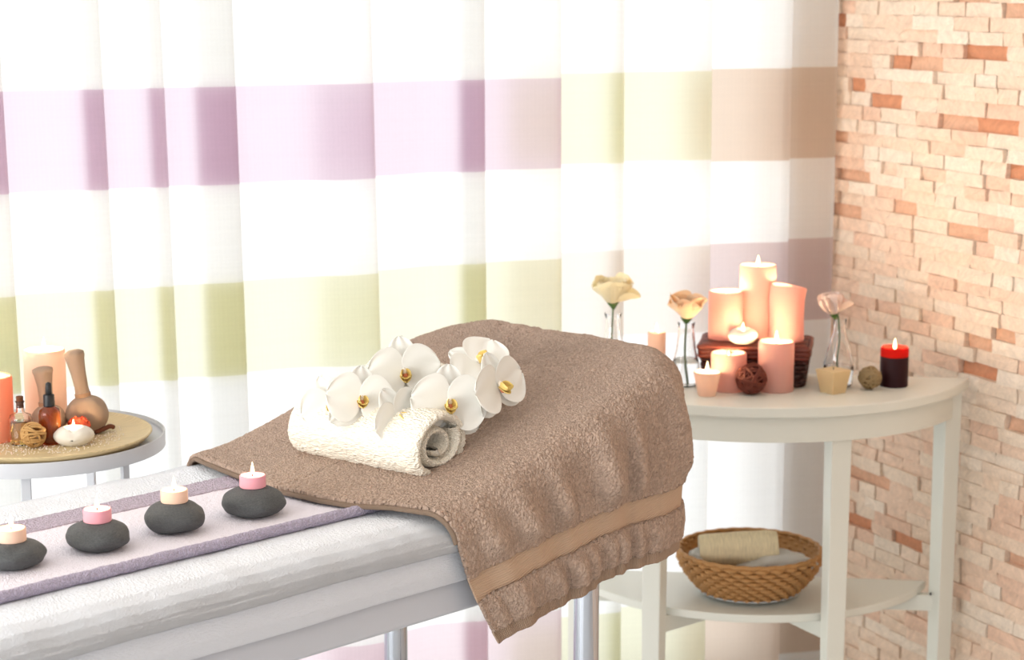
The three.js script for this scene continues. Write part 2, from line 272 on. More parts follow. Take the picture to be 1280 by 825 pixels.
// pillar candle: a wax body with a burnt hollow, wick and flame
function pillar(label, pos, r, h, m, o = {}) {
  const { lit = true, well = 0.02, wall = 0.006, group, dip = 0, power = 0.12, flame = 1, name = 'pillar_candle', swell = 0 } = o;
  const c = thing(name, label, 'candle', pos, o.turn ?? 0, group);
  const g = lathe([[0, 0], [r * 0.97, 0], [r, 0.003], [r * (1 + swell), h * 0.35], [r, h * 0.7], [r, h - 0.004], [r - 0.0015, h - 0.001], [r - 0.003, h], [r - wall, h - 0.0015], [r - wall - 0.002, h - well * 0.6], [r * 0.55, h - well], [0, h - well - 0.001]], 56);
  if (dip) { const p = g.attributes.position; for (let i = 0; i < p.count; i++) { const x = p.getX(i), y = p.getY(i), z = p.getZ(i), k = smooth(y, h * 0.55, h); p.setXYZ(i, x + 0.004 * k * Math.sin(y * 60), y - dip * k * smooth(x / r, -1.1, 1.1) - 0.3 * dip * k * Math.cos(z / r * 2), z); } g.computeVertexNormals(); }
  part('wax', g, m, c);
  if (lit) flameOn(c, 0, h - well - (dip ? dip * 0.5 : 0), 0, flame, power); else part('wick', new THREE.CylinderGeometry(0.001, 0.001, 0.008, 6).translate(0, h - well + 0.003, 0), M.wick, c);
  return c;
}

// ------------------------------------------------------------------ massage table (local x along, z towards its near side)
const TA = R(19.7), AL = V(Math.cos(TA), 0, -Math.sin(TA)), AC = V(-Math.sin(TA), 0, -Math.cos(TA)), FOOT = V(EYE.x, 0, EYE.z);
const onTable = (al, ac, y) => FOOT.clone().addScaledVector(AL, al).addScaledVector(AC, ac).setY(y).toArray();
const A0 = 1.8, C0 = 2.54;                                            // the table group's own origin
const tl = (al, ac, y) => [al - A0, y, C0 - ac];
const tableThing = (name, label, category, group) => thing(name, label, category, onTable(A0, C0, 0), TA, group);
{
  const t = tableThing('massage_table', 'long grey massage table on chrome legs with a raised backrest', 'massage table');
  const slab = (al0, al1, y0, y1, r) => rbox(al1 - al0, y1 - y0, 0.62, r, (al0 + al1) / 2 - A0, (y0 + y1) / 2, C0 - 2.542);
  part('frame', slab(0.85, 2.16, 0.725, 0.79, 0.006), M.vinyl, t);
  part('cushion', slab(0.86, 2.11, 0.785, 0.848, 0.02), M.vinyl, t);
  const b = rbox(0.60, 0.05, 0.56, 0.024, 0.30, -0.028, 0).rotateZ(Math.atan(0.33)).translate(...tl(2.10, 2.53, 0.855));
  part('backrest', b, M.vinyl, t);
  for (const ac of [2.32, 2.76]) part('side_rail', rbox(1.75, 0.04, 0.03, 0.005, 1.77 - A0, 0.712, C0 - ac), M.greyMetal, t);
  for (const [al, ac] of [[2.485, 2.30], [2.44, 2.755], [0.98, 2.30], [0.98, 2.755]]) {
    const l = part('leg', lathe([[0, 0.012], [0.0225, 0.012], [0.0225, 0.735], [0, 0.735]], 32).translate(...tl(al, ac, 0)), M.chrome, t);
    part('rubber_foot', lathe([[0, 0], [0.026, 0], [0.027, 0.006], [0.024, 0.03], [0, 0.03]], 24).translate(...tl(al, ac, 0)), M.black, l);
  }
  for (const al of [0.98, 2.45]) part('cross_bar', new THREE.CylinderGeometry(0.012, 0.012, 0.46, 16).rotateX(Math.PI / 2).translate(...tl(al, 2.53, 0.3)), M.chrome, t);
  part('backrest_strut', tube([V(...tl(2.35, 2.53, 0.72)), V(...tl(2.5, 2.53, 0.95))], 0.012, 8, 10), M.greyMetal, t);
}
{
  // sheet under the blanket, hanging lower on both long sides
  const s = tableThing('fitted_sheet', 'smooth pale sheet hanging below the white blanket on the massage table', 'sheet');
  const prof = [[2.222, 0.780], [2.219, 0.80], [2.220, 0.835], [2.23, 0.852], [2.26, 0.858], [2.82, 0.858], [2.862, 0.850], [2.872, 0.83], [2.874, 0.78]];
  part('cloth', sheet(120, 48, (u, v) => { const k = v * (prof.length - 1), i = Math.min(Math.floor(k), prof.length - 2), f = k - i, al = 0.84 + u * 1.30; const p = [lerp(prof[i][0], prof[i + 1][0], f), lerp(prof[i][1], prof[i + 1][1], f)]; const low = v < 0.2 ? (0.2 - v) * 5 : 0; return tl(al, p[0] - 0.003 * low * N(al * 7, 3, 1), p[1] + low * (0.004 * N(al * 3, 1, 2) - 0.012 * (2.1 - al) * 0.5)); }, 0.002, 1.3, 0.9), M.sheet, s);
  const b = tableThing('blanket', 'fluffy white blanket spread over the massage table', 'blanket');
  const bp = [[2.208, 0.836], [2.206, 0.846], [2.209, 0.856], [2.219, 0.866], [2.238, 0.873], [2.275, 0.876], [2.4, 0.876], [2.55, 0.876], [2.7, 0.876], [2.82, 0.875], [2.862, 0.868], [2.882, 0.85], [2.888, 0.82], [2.89, 0.77]];
  part('cloth', sheet(260, 120, (u, v) => {
    const k = v * (bp.length - 1), i = Math.min(Math.floor(k), bp.length - 2), f = k - i, al = 0.83 + u * 1.30, near = smooth(v, 0.45, 0.1), far = smooth(v, 0.5, 0.75);
    const ac = lerp(bp[i][0], bp[i + 1][0], f), y = lerp(bp[i][1], bp[i + 1][1], f);
    const top = smooth(v, 0.25, 0.36);
    const wr = 0.007 * N(al * 5, ac * 6, 1) * (near * 0.35 + far) + 0.003 * N(al * 14, ac * 16, 4) * (0.4 + far * 0.6) + 0.0014 * N(al * 20, ac * 22, 9);
    return tl(al, ac - (1 - top) * (0.004 * N(al * 6, v * 3, 7)), y + wr * (v < 0.12 ? 0.3 : 1) + (v < 0.1 ? 0.004 * N(al * 4, 2, 2) : 0));
  }, 0.006, 1.3, 0.9), M.blanket, b);
}
{
  // lilac towel laid as a runner, with a purple pile border and a rolled edge
  const t = tableThing('runner_towel', 'lilac towel runner with purple edges under the four dark stones', 'towel');
  const yTop = (al, ac) => 0.885 + 0.002 * N(al * 9, ac * 9, 2);
  const strip = (ac0, ac1, lift, nu, nv, m, name, label) => part(name, sheet(nu, nv, (u, v) => { const al = 0.9 + u * 1.17, ac = lerp(ac0, ac1, v) + 0.004 * N(al * 5, ac0 * 8, 1); return tl(al, ac, yTop(al, ac) + lift + 0.0012 * N(al * 160, ac * 160, 3)); }, 0.010, 1.17, Math.abs(ac1 - ac0)), m, t, label);
  strip(2.372, 2.628, 0, 420, 100, M.lilac, 'ground');
  strip(2.622, 2.690, 0.0015, 420, 30, M.mauve, 'pile_border', 'purple pile border');
  part('rolled_edge', grid(420, 18, (u, v) => { const al = 0.9 + u * 1.175, a = v * 2 * Math.PI, r = 0.0088 * (1 + 0.12 * N(al * 40, 1, 1)) + 0.0012 * N(al * 190, Math.cos(a) * 4, Math.sin(a) * 4); return tl(al, 2.363 + 0.004 * N(al * 5, 19, 1) - Math.cos(a) * r, 0.8855 + Math.sin(a) * r); }, 1.175, 0.055), M.lavender, t, 'lavender rolled edge');
}

// brown bath towel over the backrest
const towelY = (al, ac) => { const x = al - 2.10; return 0.890 + 0.33 * 0.5 * (x + Math.sqrt(x * x + 0.0025)) + 0.004 * N(al * 6, ac * 5, 3) + 0.004 * smooth(al, 2.4, 2.65) * N(al * 5 + ac * 16, ac * 22 - al * 8, 6); };
{
  const t = tableThing('bath_towel', 'brown terry bath towel with a woven band draped over the raised backrest', 'towel');
  const NEAR = 2.206, FAR = 2.845, END = 2.69, R1 = 0.13, R2 = 0.17, L0 = 2.06;
  const seg = [END - R1 - L0, R1 * Math.PI / 2, FAR - NEAR - R1 - R2, R2 * Math.PI / 2, END - R2 - L0], total = seg.reduce((a, b) => a + b);
  const rim = (d) => {                                                // [al, ac, outward al, outward ac] at length d along the edge
    if (d <= seg[0]) return [L0 + d, NEAR, 0, -1];
    d -= seg[0]; if (d <= seg[1]) { const a = d / R1; return [END - R1 + R1 * Math.sin(a), NEAR + R1 - R1 * Math.cos(a), Math.sin(a), -Math.cos(a)]; }
    d -= seg[1]; if (d <= seg[2]) return [END, NEAR + R1 + d, 1, 0];
    d -= seg[2]; if (d <= seg[3]) { const a = d / R2; return [END - R2 + R2 * Math.cos(a), FAR - R2 + R2 * Math.sin(a), Math.cos(a), Math.sin(a)]; }
    d -= seg[3]; return [END - R2 - d, FAR, 0, 1];
  };
  const leftEdge = (ac) => interp([[2.2, 2.075], [2.25, 2.064], [2.32, 2.046], [2.37, 2.012], [2.43, 1.994], [2.54, 1.984], [2.675, 2.002], [2.79, 2.02], [2.85, 2.035]], ac);
  const lip = 0.045, hemAt = (d) => { const s = clamp(d / (seg[0] + 0.1), 0, 1); return 0.664 + 0.062 * (1 - Math.pow(1 - s, 2.2)) + 0.002 * Math.sin(d * 22) + smooth(d, 1.15, 1.5) * 0.08; };
  const folds = []; for (let i = 0; i < 26; i++) folds.push([0.03 + i * 0.034 + rr(-0.01, 0.01), rr(0.010, 0.018), rr(0.003, 0.008), rr(-0.10, 0.02), rr(0, 1)]);
  folds.push([0.09, 0.026, 0.022, -0.30, 0.1], [0.165, 0.022, 0.022, -0.22, 0.1], [0.25, 0.018, 0.014, -0.12, 0.3], [0.36, 0.022, 0.020, -0.08, 0.0], [0.44, 0.018, 0.014, -0.1, 0.2], [0.56, 0.02, 0.018, -0.16, 0.0], [0.62, 0.018, 0.014, -0.12, 0.1]);
  const pile = (x, y, z) => 0.0017 * N(x * 300, y * 300, z * 300) + 0.001 * N(x * 620, y * 620, z * 620);
  // row k: 0 .. 1 across the top, 1 .. 1.15 round the lip, then down by metres from the lip's lower edge to the hem
  const point = (d, row, drop, fuzz, inset = 0) => {
    const [ba, bc, oa, oc] = rim(d), ia = ba - oa * lip, ic = bc - oc * lip;
    const sa = clamp(ba, L0, 2.52), sc = 2.53;
    let al, ac, y;
    if (row <= 1) { al = lerp(sa, ia, row); ac = lerp(sc, ic, row); y = towelY(al, ac); }
    else { const a = clamp((row - 1) / 0.15, 0, 1) * Math.PI / 2; al = ia + oa * lip * Math.sin(a); ac = ic + oc * lip * Math.sin(a); y = towelY(ia, ic) - lip * (1 - Math.cos(a)); }
    const hem = hemAt(d), side = y - drop * 1.0;
    if (row > 1.1499) y = side;
    // folds in the hanging part
    const depth = row <= 1 ? -(1 - row) * 0.28 : row < 1.15 ? (row - 1) / 0.15 * 0.05 : 0.05 + drop, fromHem = y - hem;
    const grow = smooth(depth, -0.06, 0.12), calm = 1 - 0.8 * smooth(fromHem, 0.165, 0.125) * smooth(fromHem, 0.05, 0.078);
    let f = 0;
    for (const [d0, w, amp, slant, start] of folds) { const x = (d - d0 - slant * (0.12 - depth)) / w; if (Math.abs(x) < 3) f += amp * (amp > 0.012 ? smooth(fromHem, 0.03, 0.13) : lerp(1.7, 1, smooth(fromHem, 0.06, 0.12))) * Math.exp(-x * x) * smooth(depth, -0.05 + start * 0.12, 0.08 + start * 0.12); }
    f *= 1.3 * grow * calm * lerp(0.5, 1, smooth(fromHem, 0.0, 0.05)) * lerp(1, 0.55, smooth(d, 0.42, 0.6)); f += 0.010 * grow * N(d * 9, depth * 3, 1) + 0.006 * smooth(depth, 0.0, 0.2);
    al += oa * f; ac += oc * f; if (row > 0.8 && row < 1.15) y += f * 0.5 * (1.15 - row) / 0.35;
    // the free left edge: curved on top, swinging in as it hangs
    const near = clamp(1 - (al - L0) / 0.3, 0, 1); al += (leftEdge(ac) - L0) * near * near * (row <= 1.15 ? 1 : 1);
    const w = clamp(depth / 0.2, 0, 1.2); al += (bc < 2.5 ? 1 : 0) * 0.075 * Math.pow(w, 1.6) * clamp(1 - (d / 0.45), 0, 1);
    if (fuzz) { const q = pile(al, y, ac) * fuzz; al += oa * q * (row > 1 ? 1 : 0.2); ac += oc * q * (row > 1 ? 1 : 0.2); y += q * (row > 1.1 ? 0.1 : 1); }
    al -= oa * inset; ac -= oc * inset; if (row <= 1.05) y -= inset;
    return [...tl(al, ac, y), d, row <= 1 ? row * 0.3 : row < 1.15 ? 0.3 + (row - 1) * 0.47 : 0.37 + drop];
  };
  const dAt = (u) => u < 0.62 ? u / 0.62 * (seg[0] + seg[1]) : lerp(seg[0] + seg[1], total, (u - 0.62) / 0.38);
  const lipBottom = (d) => { const [ba, bc, oa, oc] = rim(d); return towelY(ba - oa * lip, bc - oc * lip) - lip; };
  const dropTo = (d, aboveHem) => lipBottom(d) - (hemAt(d) + aboveHem);
  const BT = 0.123, BB = 0.079, HM = 0.022;
  part('pile', sheet(560, 300, (u, v) => { const d = dAt(u); if (v < 0.5) return point(d, v / 0.5, 0, 1); if (v < 0.62) return point(d, 1 + (v - 0.5) / 0.12 * 0.15, 0, 1); return point(d, 1.15, Math.max(0.001, dropTo(d, BT)) * (v - 0.62) / 0.38, 1); }, 0.007, 1, 1), M.brownTerry, t);
  const strip = (a, b, nv, fuzz, inset, th, name, m, label) => part(name, sheet(560, nv, (u, v) => { const d = dAt(u); return point(d, 1.15, Math.max(0.001, dropTo(d, lerp(a, b, v))), fuzz, inset); }, th, 1, 1), m, t, label);
  strip(BT + 0.001, BB - 0.001, 16, 0, 0.0015, 0.003, 'woven_band', M.brownBand, 'smooth woven band');
  strip(BB, HM, 44, 1, 0, 0.007, 'lower_pile', M.brownTerry);
  strip(HM + 0.001, 0, 12, 0.3, 0.002, 0.004, 'ribbed_hem', M.brownHem, 'ribbed hem');
  for (const side of [0, 1]) part('selvedge', tube(Array.from({ length: 40 }, (_, i) => { const k = i / 39 * (side ? 1.15 : 1.15 ), p = point(side ? total : 0, Math.min(k, 1.15), 0, 0); return V(p[0] - 0.001, p[1] - 0.002, p[2]); }), 0.0045, 80, 8), M.brownHem, t);
}

// ------------------------------------------------------------------ hot stones with tea lights on the runner
[[1.462, 2.482], [1.602, 2.474], [1.738, 2.470], [1.884, 2.464]].forEach(([al, ac], i) => {
  const y = 0.886, hs = [0.043, 0.047, 0.050, 0.049][i], rx = [0.048, 0.0485, 0.0455, 0.051][i];
  const s = thing('massage_stone', ['dark grey massage stone at the far end of the row from the brown towel', 'dark grey massage stone third from the brown towel, under a pink candle', 'dark grey lumpy massage stone carrying the cream candle, second from the brown towel', 'dark grey massage stone nearest the brown towel edge, under a pink candle'][i], 'stone', onTable(al, ac, y), TA + i * 1.3, 'dark stones on the lilac runner');
  const g = ball(rx, hs / 2 / rx, 0.10, 1.6, i * 7 + 3, 56, 40); const p = g.attributes.position; for (let k = 0; k < p.count; k++) { const yy = p.getY(k); p.setY(k, Math.max(yy, -hs * 0.42)); if (i === 2 && p.getX(k) > 0) p.setY(k, p.getY(k) * (1 + 0.15 * p.getX(k) / rx)); } g.computeVertexNormals(); g.computeBoundingBox();
  g.translate(0, -g.boundingBox.min.y, 0); part('body', g, M.pebble, s); g.computeBoundingBox();
  const top = y + g.boundingBox.max.y - 0.0022, rose = i === 1 || i === 3, h = 0.0195, r = 0.0208;
  const c = thing('tea_candle', ['cream tea candle on the stone farthest along from the brown towel', 'pink tea candle burning on the third stone from the brown towel', 'peach tea candle burning on the stone second from the brown towel', 'pink tea candle burning on the stone next to the brown towel'][i], 'candle', onTable(al, ac, top), 0, 'tea candles on the dark stones');
  part('wax', lathe([[0, 0], [r - 0.0015, 0], [r, 0.0015], [r, h - 0.0015], [r - 0.001, h], [r - 0.003, h], [r - 0.005, h - 0.002], [0, h - 0.0025]], 48), rose ? M.waxRose : M.waxSalmon, c);
  flameOn(c, 0, h - 0.002, 0, 0.85, 0.03);
});

// ------------------------------------------------------------------ rolled cream towels
function roll(label, al, ac, len, w, h, turn, sd) {                    // a thick terry towel rolled up, axis along z, its coiled end towards +z
  const y = towelY(al, ac) + 0.001, t = thing('rolled_towel', label, 'towel', onTable(al, ac, y), TA + turn, 'rolled cream towels under the orchids');
  const tilt = new THREE.Matrix4().makeRotationZ(Math.atan(0.31)), fuzz = (x, yy, z) => 0.0022 * N(x * 190 + sd, yy * 190, z * 190) + 0.0013 * N(x * 400 + sd, yy * 400, z * 400);
  // profile: [share of the radius, place along the axis]
  const prof = [[0.02, -0.475], [0.5, -0.49], [0.8, -0.485], [0.95, -0.465], [1, -0.43], [1, -0.2], [1, 0], [1, 0.2], [1, 0.42], [0.985, 0.455], [0.94, 0.48], [0.88, 0.49], [0.80, 0.485], [0.74, 0.46], [0.72, 0.40], [0.3, 0.38], [0.02, 0.38]];
  const line = new THREE.CatmullRomCurve3(prof.map(([a, b]) => V(a, b, 0)), false, 'catmullrom', 0.3), pts = line.getSpacedPoints(220);
  const body = grid(220, 220, (u, v) => {
    const p = pts[Math.round(v * 220)], a = -u * 2 * Math.PI, z = p.y * len, sag = 1 + 0.05 * N(z * 10, Math.cos(a) * 1.2, Math.sin(a) * 1.2 + sd) + 0.03 * Math.sin(z * 9 + sd);
    let x = Math.cos(a) * w / 2 * p.x * sag, yy = Math.sin(a) * h / 2 * p.x * sag; yy = Math.max(yy, -h * 0.43);
    const q = fuzz(x, yy, z), l = Math.hypot(x, yy) || 1; return [x + x / l * q, yy + yy / l * q + h * 0.43, z + (p.x < 0.95 ? q * 0.8 : 0), u * 0.36, v * len];
  }, 0.36, len);
  part('terry', body.applyMatrix4(tilt), M.creamTerry, t);
  // the coiled layers that show in the end: a soft ribbon of rounded section
  const coil = grid(260, 18, (u, v) => {
    const a = 0.4 - u * 3.1 * Math.PI, k = lerp(0.70, 0.20, u), b = v * 2 * Math.PI, cx = Math.cos(a) * w / 2 * k, cy = Math.max(Math.sin(a) * h / 2 * k, -h * 0.36), nx = Math.cos(a), ny = Math.sin(a);
    const rt_ = 0.0085 * (1 - 0.2 * u), rz = 0.03, e = Math.cos(b) * rt_, z = len * 0.40 + Math.sin(b) * rz - 0.006 + 0.006 * Math.sin(u * 7 + sd), q = fuzz(cx, cy, z + b) * 0.7;
    return [cx + nx * (e + q), cy + ny * (e + q) + h * 0.43, z + q, u * 0.3, v * 0.08];
  }, 0.3, 0.08);
  part('coiled_end', coil.applyMatrix4(tilt), M.creamTerry, t);
  return t;
}
roll('cream rolled terry towel lying across the brown towel under the orchid flowers', 2.186, 2.505, 0.315, 0.130, 0.106, 0.10, 1);
roll('cream rolled towel higher on the backrest, half hidden behind the orchid flowers', 2.352, 2.55, 0.28, 0.110, 0.086, 0.02, 5);

// ------------------------------------------------------------------ orchid spray
function petalGeo(L, W, tipPow, cup, curl, n = 14, notch = 0, blunt = 0.5, ruffle = 0.0012) {        // in the xy plane, base at the origin, growing along +y, facing +z
  return sheet(n, n, (u, v) => { const a = v, b = u * 2 - 1, w = W / 2 * Math.pow(Math.sin(Math.PI * Math.pow(clamp(a * 0.96 + 0.035, 0, 1), tipPow)), blunt); return [b * w, a * L - notch * L * (1 - Math.abs(b)) * a * a, cup * (b * b * w * w) / W * 4 + curl * L * a * a + ruffle * a * Math.sin(b * 7 + a * 4 + L * 900)]; }, 0.0007);
}
{
  const petalWide = petalGeo(0.045, 0.064, 0.92, 0.12, -0.06, 18, 0, 0.46), sepal = petalGeo(0.046, 0.036, 0.95, 0.03, -0.05, 16, 0, 0.46), lipLobe = petalGeo(0.017, 0.013, 0.8, 0.5, 0.55, 8);
  const spray = thing('orchid_spray', 'spray of seven white orchid flowers with yellow lips lying on the rolled towels', 'orchid', onTable(2.28, 2.53, towelY(2.28, 2.53)), TA);
  const base = spray.position.y, P = (al, ac, y) => V(al - 2.28, y - base, 2.53 - ac);
  const flowers = [ // al, ac, y of the lip, facing in the table's axes, roll, size
    [2.138, 2.568, 1.006, [-0.95, 0.25, 0.8], 0.45, 0.95],
    [2.135, 2.494, 1.026, [-0.55, 0.40, 1.1], -0.15, 1.02],
    [2.158, 2.425, 1.008, [-0.1, 0.1, 1.0], 0.5, 0.9],
    [2.265, 2.528, 1.050, [-0.65, 0.22, 0.9], 0.1, 1.1],
    [2.230, 2.381, 1.024, [-0.55, 0.22, 1.0], -0.1, 1.12],
    [2.313, 2.347, 1.047, [0.02, 0.2, 1.0], 0.2, 1.0],
    [2.354, 2.432, 1.069, [-0.3, 0.8, 0.5], 0.9, 1.0],
  ];
  for (const [al, ac, y, dir, spin, k] of flowers) {
    const f = new THREE.Group(); f.name = 'flower'; spray.add(f); f.position.copy(P(al, ac, y));
    f.quaternion.setFromRotationMatrix(new THREE.Matrix4().lookAt(V(...dir), V(0, 0, 0), V(0, 1, 0))); f.rotateZ(spin); f.scale.setScalar(k * 1.3);
    const put = (g, deg, z, m, name, tiltX = 0) => { const o = part(name, g, m, f); o.rotation.set(tiltX, 0, R(deg), 'ZXY'); o.position.z = z; return o; };
    put(sepal, 0, -0.002, M.petal, 'sepal'); put(sepal, 128, -0.0025, M.petal, 'sepal', 0.05); put(sepal, -128, -0.0025, M.petal, 'sepal', 0.05);
    put(petalWide, 82, 0.001, M.petal, 'petal', 0.12); put(petalWide, -82, 0.0015, M.petal, 'petal', 0.12);
    put(lipLobe, 180, 0.003, M.lipYellow, 'lip', 0.5); put(lipLobe, 118, 0.004, M.lipYellow, 'lip', 0.75); put(lipLobe, -118, 0.004, M.lipYellow, 'lip', 0.75);
    part('throat', ball(0.0042, 1.2, 0.2, 2, al * 9, 14, 10).translate(0, -0.004, 0.008), M.lipRed, f); part('column', ball(0.0035, 1.3, 0.1, 2, 3, 12, 10).translate(0, 0.003, 0.007), M.column, f);
  }
  part('stem', tube([P(2.15, 2.66, 0.962), P(2.2, 2.58, 0.968), P(2.26, 2.52, 0.985), P(2.34, 2.53, 1.0), P(2.41, 2.5, 1.005)], 0.0024, 40, 8), M.stem, spray);
  part('bud', ball(0.008, 0.7, 0.1, 2, 1, 16, 12).rotateZ(0.6).translate(...P(2.25, 2.515, 1.0).toArray()), M.bud, spray);
}

// ------------------------------------------------------------------ half-moon console table in the corner (local z towards the room)
const CON = R(-32.2), CX = -0.3711, CZ = 0.2261, TOP = 0.85, SHELF = 0.38;
const onConsole = (x, z, y = TOP) => [CX + x * Math.cos(CON) + z * Math.sin(CON), y, CZ - x * Math.sin(CON) + z * Math.cos(CON)];
{
  const t = thing('console_table', 'white half-moon console table with a lower shelf beside the stone wall', 'table', onConsole(0, 0.3, 0), CON);
  const Z0 = 0.3, back = 0.125;
  const dShape = (r) => { const s = new THREE.Shape(), a = Math.asin(back / r); s.absarc(0, 0, r, a, Math.PI - a, false); s.closePath(); return s; };
  const board = (r, th, y) => new THREE.ExtrudeGeometry(dShape(r - 0.003), { depth: th - 0.006, bevelEnabled: true, bevelThickness: 0.003, bevelSize: 0.003, bevelSegments: 3, curveSegments: 96 }).rotateX(Math.PI / 2).translate(0, y - 0.003, -Z0);
  part('table_top', board(0.5, 0.022, TOP), M.whiteLacquer, t);
  part('shelf', board(0.424, 0.018, SHELF), M.whiteLacquer, t);
  const ring = new THREE.Shape(), ra = 0.482, rb = 0.462, a0 = Math.asin((back + 0.02) / ra), b0 = Math.asin((back + 0.02) / rb);
  ring.absarc(0, 0, ra, a0, Math.PI - a0, false); ring.absarc(0, 0, rb, Math.PI - b0, b0, true); ring.closePath();
  part('apron', new THREE.ExtrudeGeometry(ring, { depth: 0.056, bevelEnabled: false, curveSegments: 96 }).rotateX(Math.PI / 2).translate(0, TOP - 0.022, -Z0), M.whiteLacquer, t);
  part('back_apron', box(0.9, 0.056, 0.02, 0, TOP - 0.05, back + 0.025 - Z0), M.whiteLacquer, t);
  const legs = [[-0.194, 0.412], [0.188, 0.414], [-0.375, 0.185], [0.436, 0.168]];
  legs.forEach(([x, z], i) => {
    const g = new THREE.BufferGeometry().copy(rbox(0.047, TOP - 0.022, 0.04, 0.003, 0, (TOP - 0.022) / 2, 0)), p = g.attributes.position;
    for (let k = 0; k < p.count; k++) { const s = 0.82 + 0.18 * smooth(p.getY(k), 0, 0.8); p.setX(k, p.getX(k) * s); p.setZ(k, p.getZ(k) * s); }
    part('leg', g.rotateY(Math.atan2(x, z) * (i < 2 ? 0.9 : 0.55)).translate(x, 0, z - Z0), M.whiteLacquer, t);
  });
  legs.push([0.02, 0.17]); for (const [a, b] of [[0, 4], [1, 4], [3, 4], [2, 4]]) { const dx = legs[b][0] - legs[a][0], dz = legs[b][1] - legs[a][1]; part('stretcher', box(Math.hypot(dx, dz), 0.036, 0.02).rotateY(-Math.atan2(dz, dx)).translate((legs[a][0] + legs[b][0]) / 2, SHELF - 0.018 - 0.018, (legs[a][1] + legs[b][1]) / 2 - Z0), M.whiteLacquer, t); }
  part('screw', new THREE.CylinderGeometry(0.003, 0.003, 0.004, 10).rotateZ(Math.PI / 2).translate(0.412, SHELF - 0.012, 0.186 - Z0), M.black, t, 'dark screw head');
}

// woven strand geometry round a closed plan curve: rows of strands passing in and out of stakes
function weaveRows(rows, stakes, planAt, r, bulge, perStake = 6) {
  const out = [];
  rows.forEach((y, j) => { const n = stakes * perStake / 2, pts = []; for (let i = 0; i < n; i++) { const u = i / n, [x, z, ox, oz] = planAt(u, y), s = Math.cos(u * stakes * Math.PI + (j % 2) * Math.PI) * bulge; pts.push(V(x + ox * s, y, z + oz * s)); } out.push(tube(pts, r, n * 2, 6, true)); });
  return merged(out);
}
{
  // dark wicker box
  const W = 0.232, D = 0.150, H = 0.092, t = thing('wicker_box', 'dark brown wicker box under the tall pillar candles on the console table', 'box', onConsole(0.013, 0.208), CON - 0.06);
  const rect = (grow) => (u, y) => { const f = 1 - 0.10 * (1 - y / H), w = W * f / 2 + grow, d = D * f / 2 + grow, per = 2 * (w + d) * 2; let s = u * per; const side = (a, b, c, e) => [a, b, c, e]; if (s < 2 * w) return side(-w + s, d, 0, 1); s -= 2 * w; if (s < 2 * d) return side(w, d - s, 1, 0); s -= 2 * d; if (s < 2 * w) return side(w - s, -d, 0, -1); s -= 2 * w; return side(-w, -d + s, -1, 0); };
  part('body', rbox(W * 0.93, H - 0.008, D * 0.93, 0.008, 0, (H - 0.008) / 2, 0), M.wickerDark, t);
  part('woven_sides', weaveRows([0.006, 0.016, 0.026, 0.036, 0.046, 0.056], 36, rect(0), 0.0048, 0.0035), M.wickerDark, t);
  part('rim', weaveRows([0.066, 0.075, 0.084], 10, rect(0.003), 0.0062, 0.001, 12), M.wickerRed, t, 'reddish brown rim');
  for (let i = 0; i < 9; i++) part('lid_slat', rbox(W * 0.98, 0.007, D / 9.4, 0.003, 0, H - 0.0035 + rr(-0.0006, 0.0006), (i - 4) * D / 9), i % 3 ? M.wickerRed : M.wickerDark, t);
}
const boxTop = TOP + 0.0925;
pillar('tallest pink pillar candle at the back of the wicker box', onConsole(0.014, 0.170, boxTop), 0.040, 0.160, M.waxPink, { well: 0.006, power: 0.2, flame: 1.0, wall: 0.005 });
pillar('wide pale pillar candle on the wicker box beside the peach flower, flame sunk inside', onConsole(-0.054, 0.205, boxTop), 0.0385, 0.106, M.waxPink, { well: 0.022, power: 0.22, flame: 0.75 });
pillar('pink pillar candle with a slanted melted rim on the wicker box', onConsole(0.078, 0.214, boxTop), 0.039, 0.127, M.waxPink, { well: 0.03, dip: 0.010, power: 0.2, flame: 0.8, swell: -0.04 });
pillar('short pink pillar candle standing in front of the wicker box beside the votive', onConsole(-0.045, 0.318), 0.0385, 0.082, M.waxPink, { well: 0.016, power: 0.18, flame: 0.75 });
pillar('taller pink pillar candle in front of the wicker box beside the red-brown ball', onConsole(0.056, 0.312), 0.0385, 0.108, M.waxPink, { well: 0.005, power: 0.16, flame: 1.05 });
pillar('small pink candle behind the raised backrest on the console table', onConsole(-0.205, 0.215), 0.02, 0.106, M.waxPeach, { well: 0.004, power: 0.06, flame: 0.9 });
{
  const dark = thing('pillar_candle', 'dark maroon pillar candle with a glowing red top at the end of the console table', 'candle', onConsole(0.312, 0.232)), r = 0.0305, h = 0.086;
  part('wax', lathe([[0, 0], [r * 0.97, 0], [r, 0.002], [r, h - 0.02], [0, h - 0.02]], 48), mat(0x2c0a10, { roughness: 0.5, specularIntensity: 0.4 }), dark);
  part('molten_top', lathe([[r, h - 0.02], [r, h - 0.004], [r - 0.002, h], [r - 0.005, h - 0.001], [r - 0.007, h - 0.010], [0, h - 0.012]], 48), M.waxRed, dark, 'translucent red top');
  flameOn(dark, 0, h - 0.010, 0, 1.1, 0.12);
}
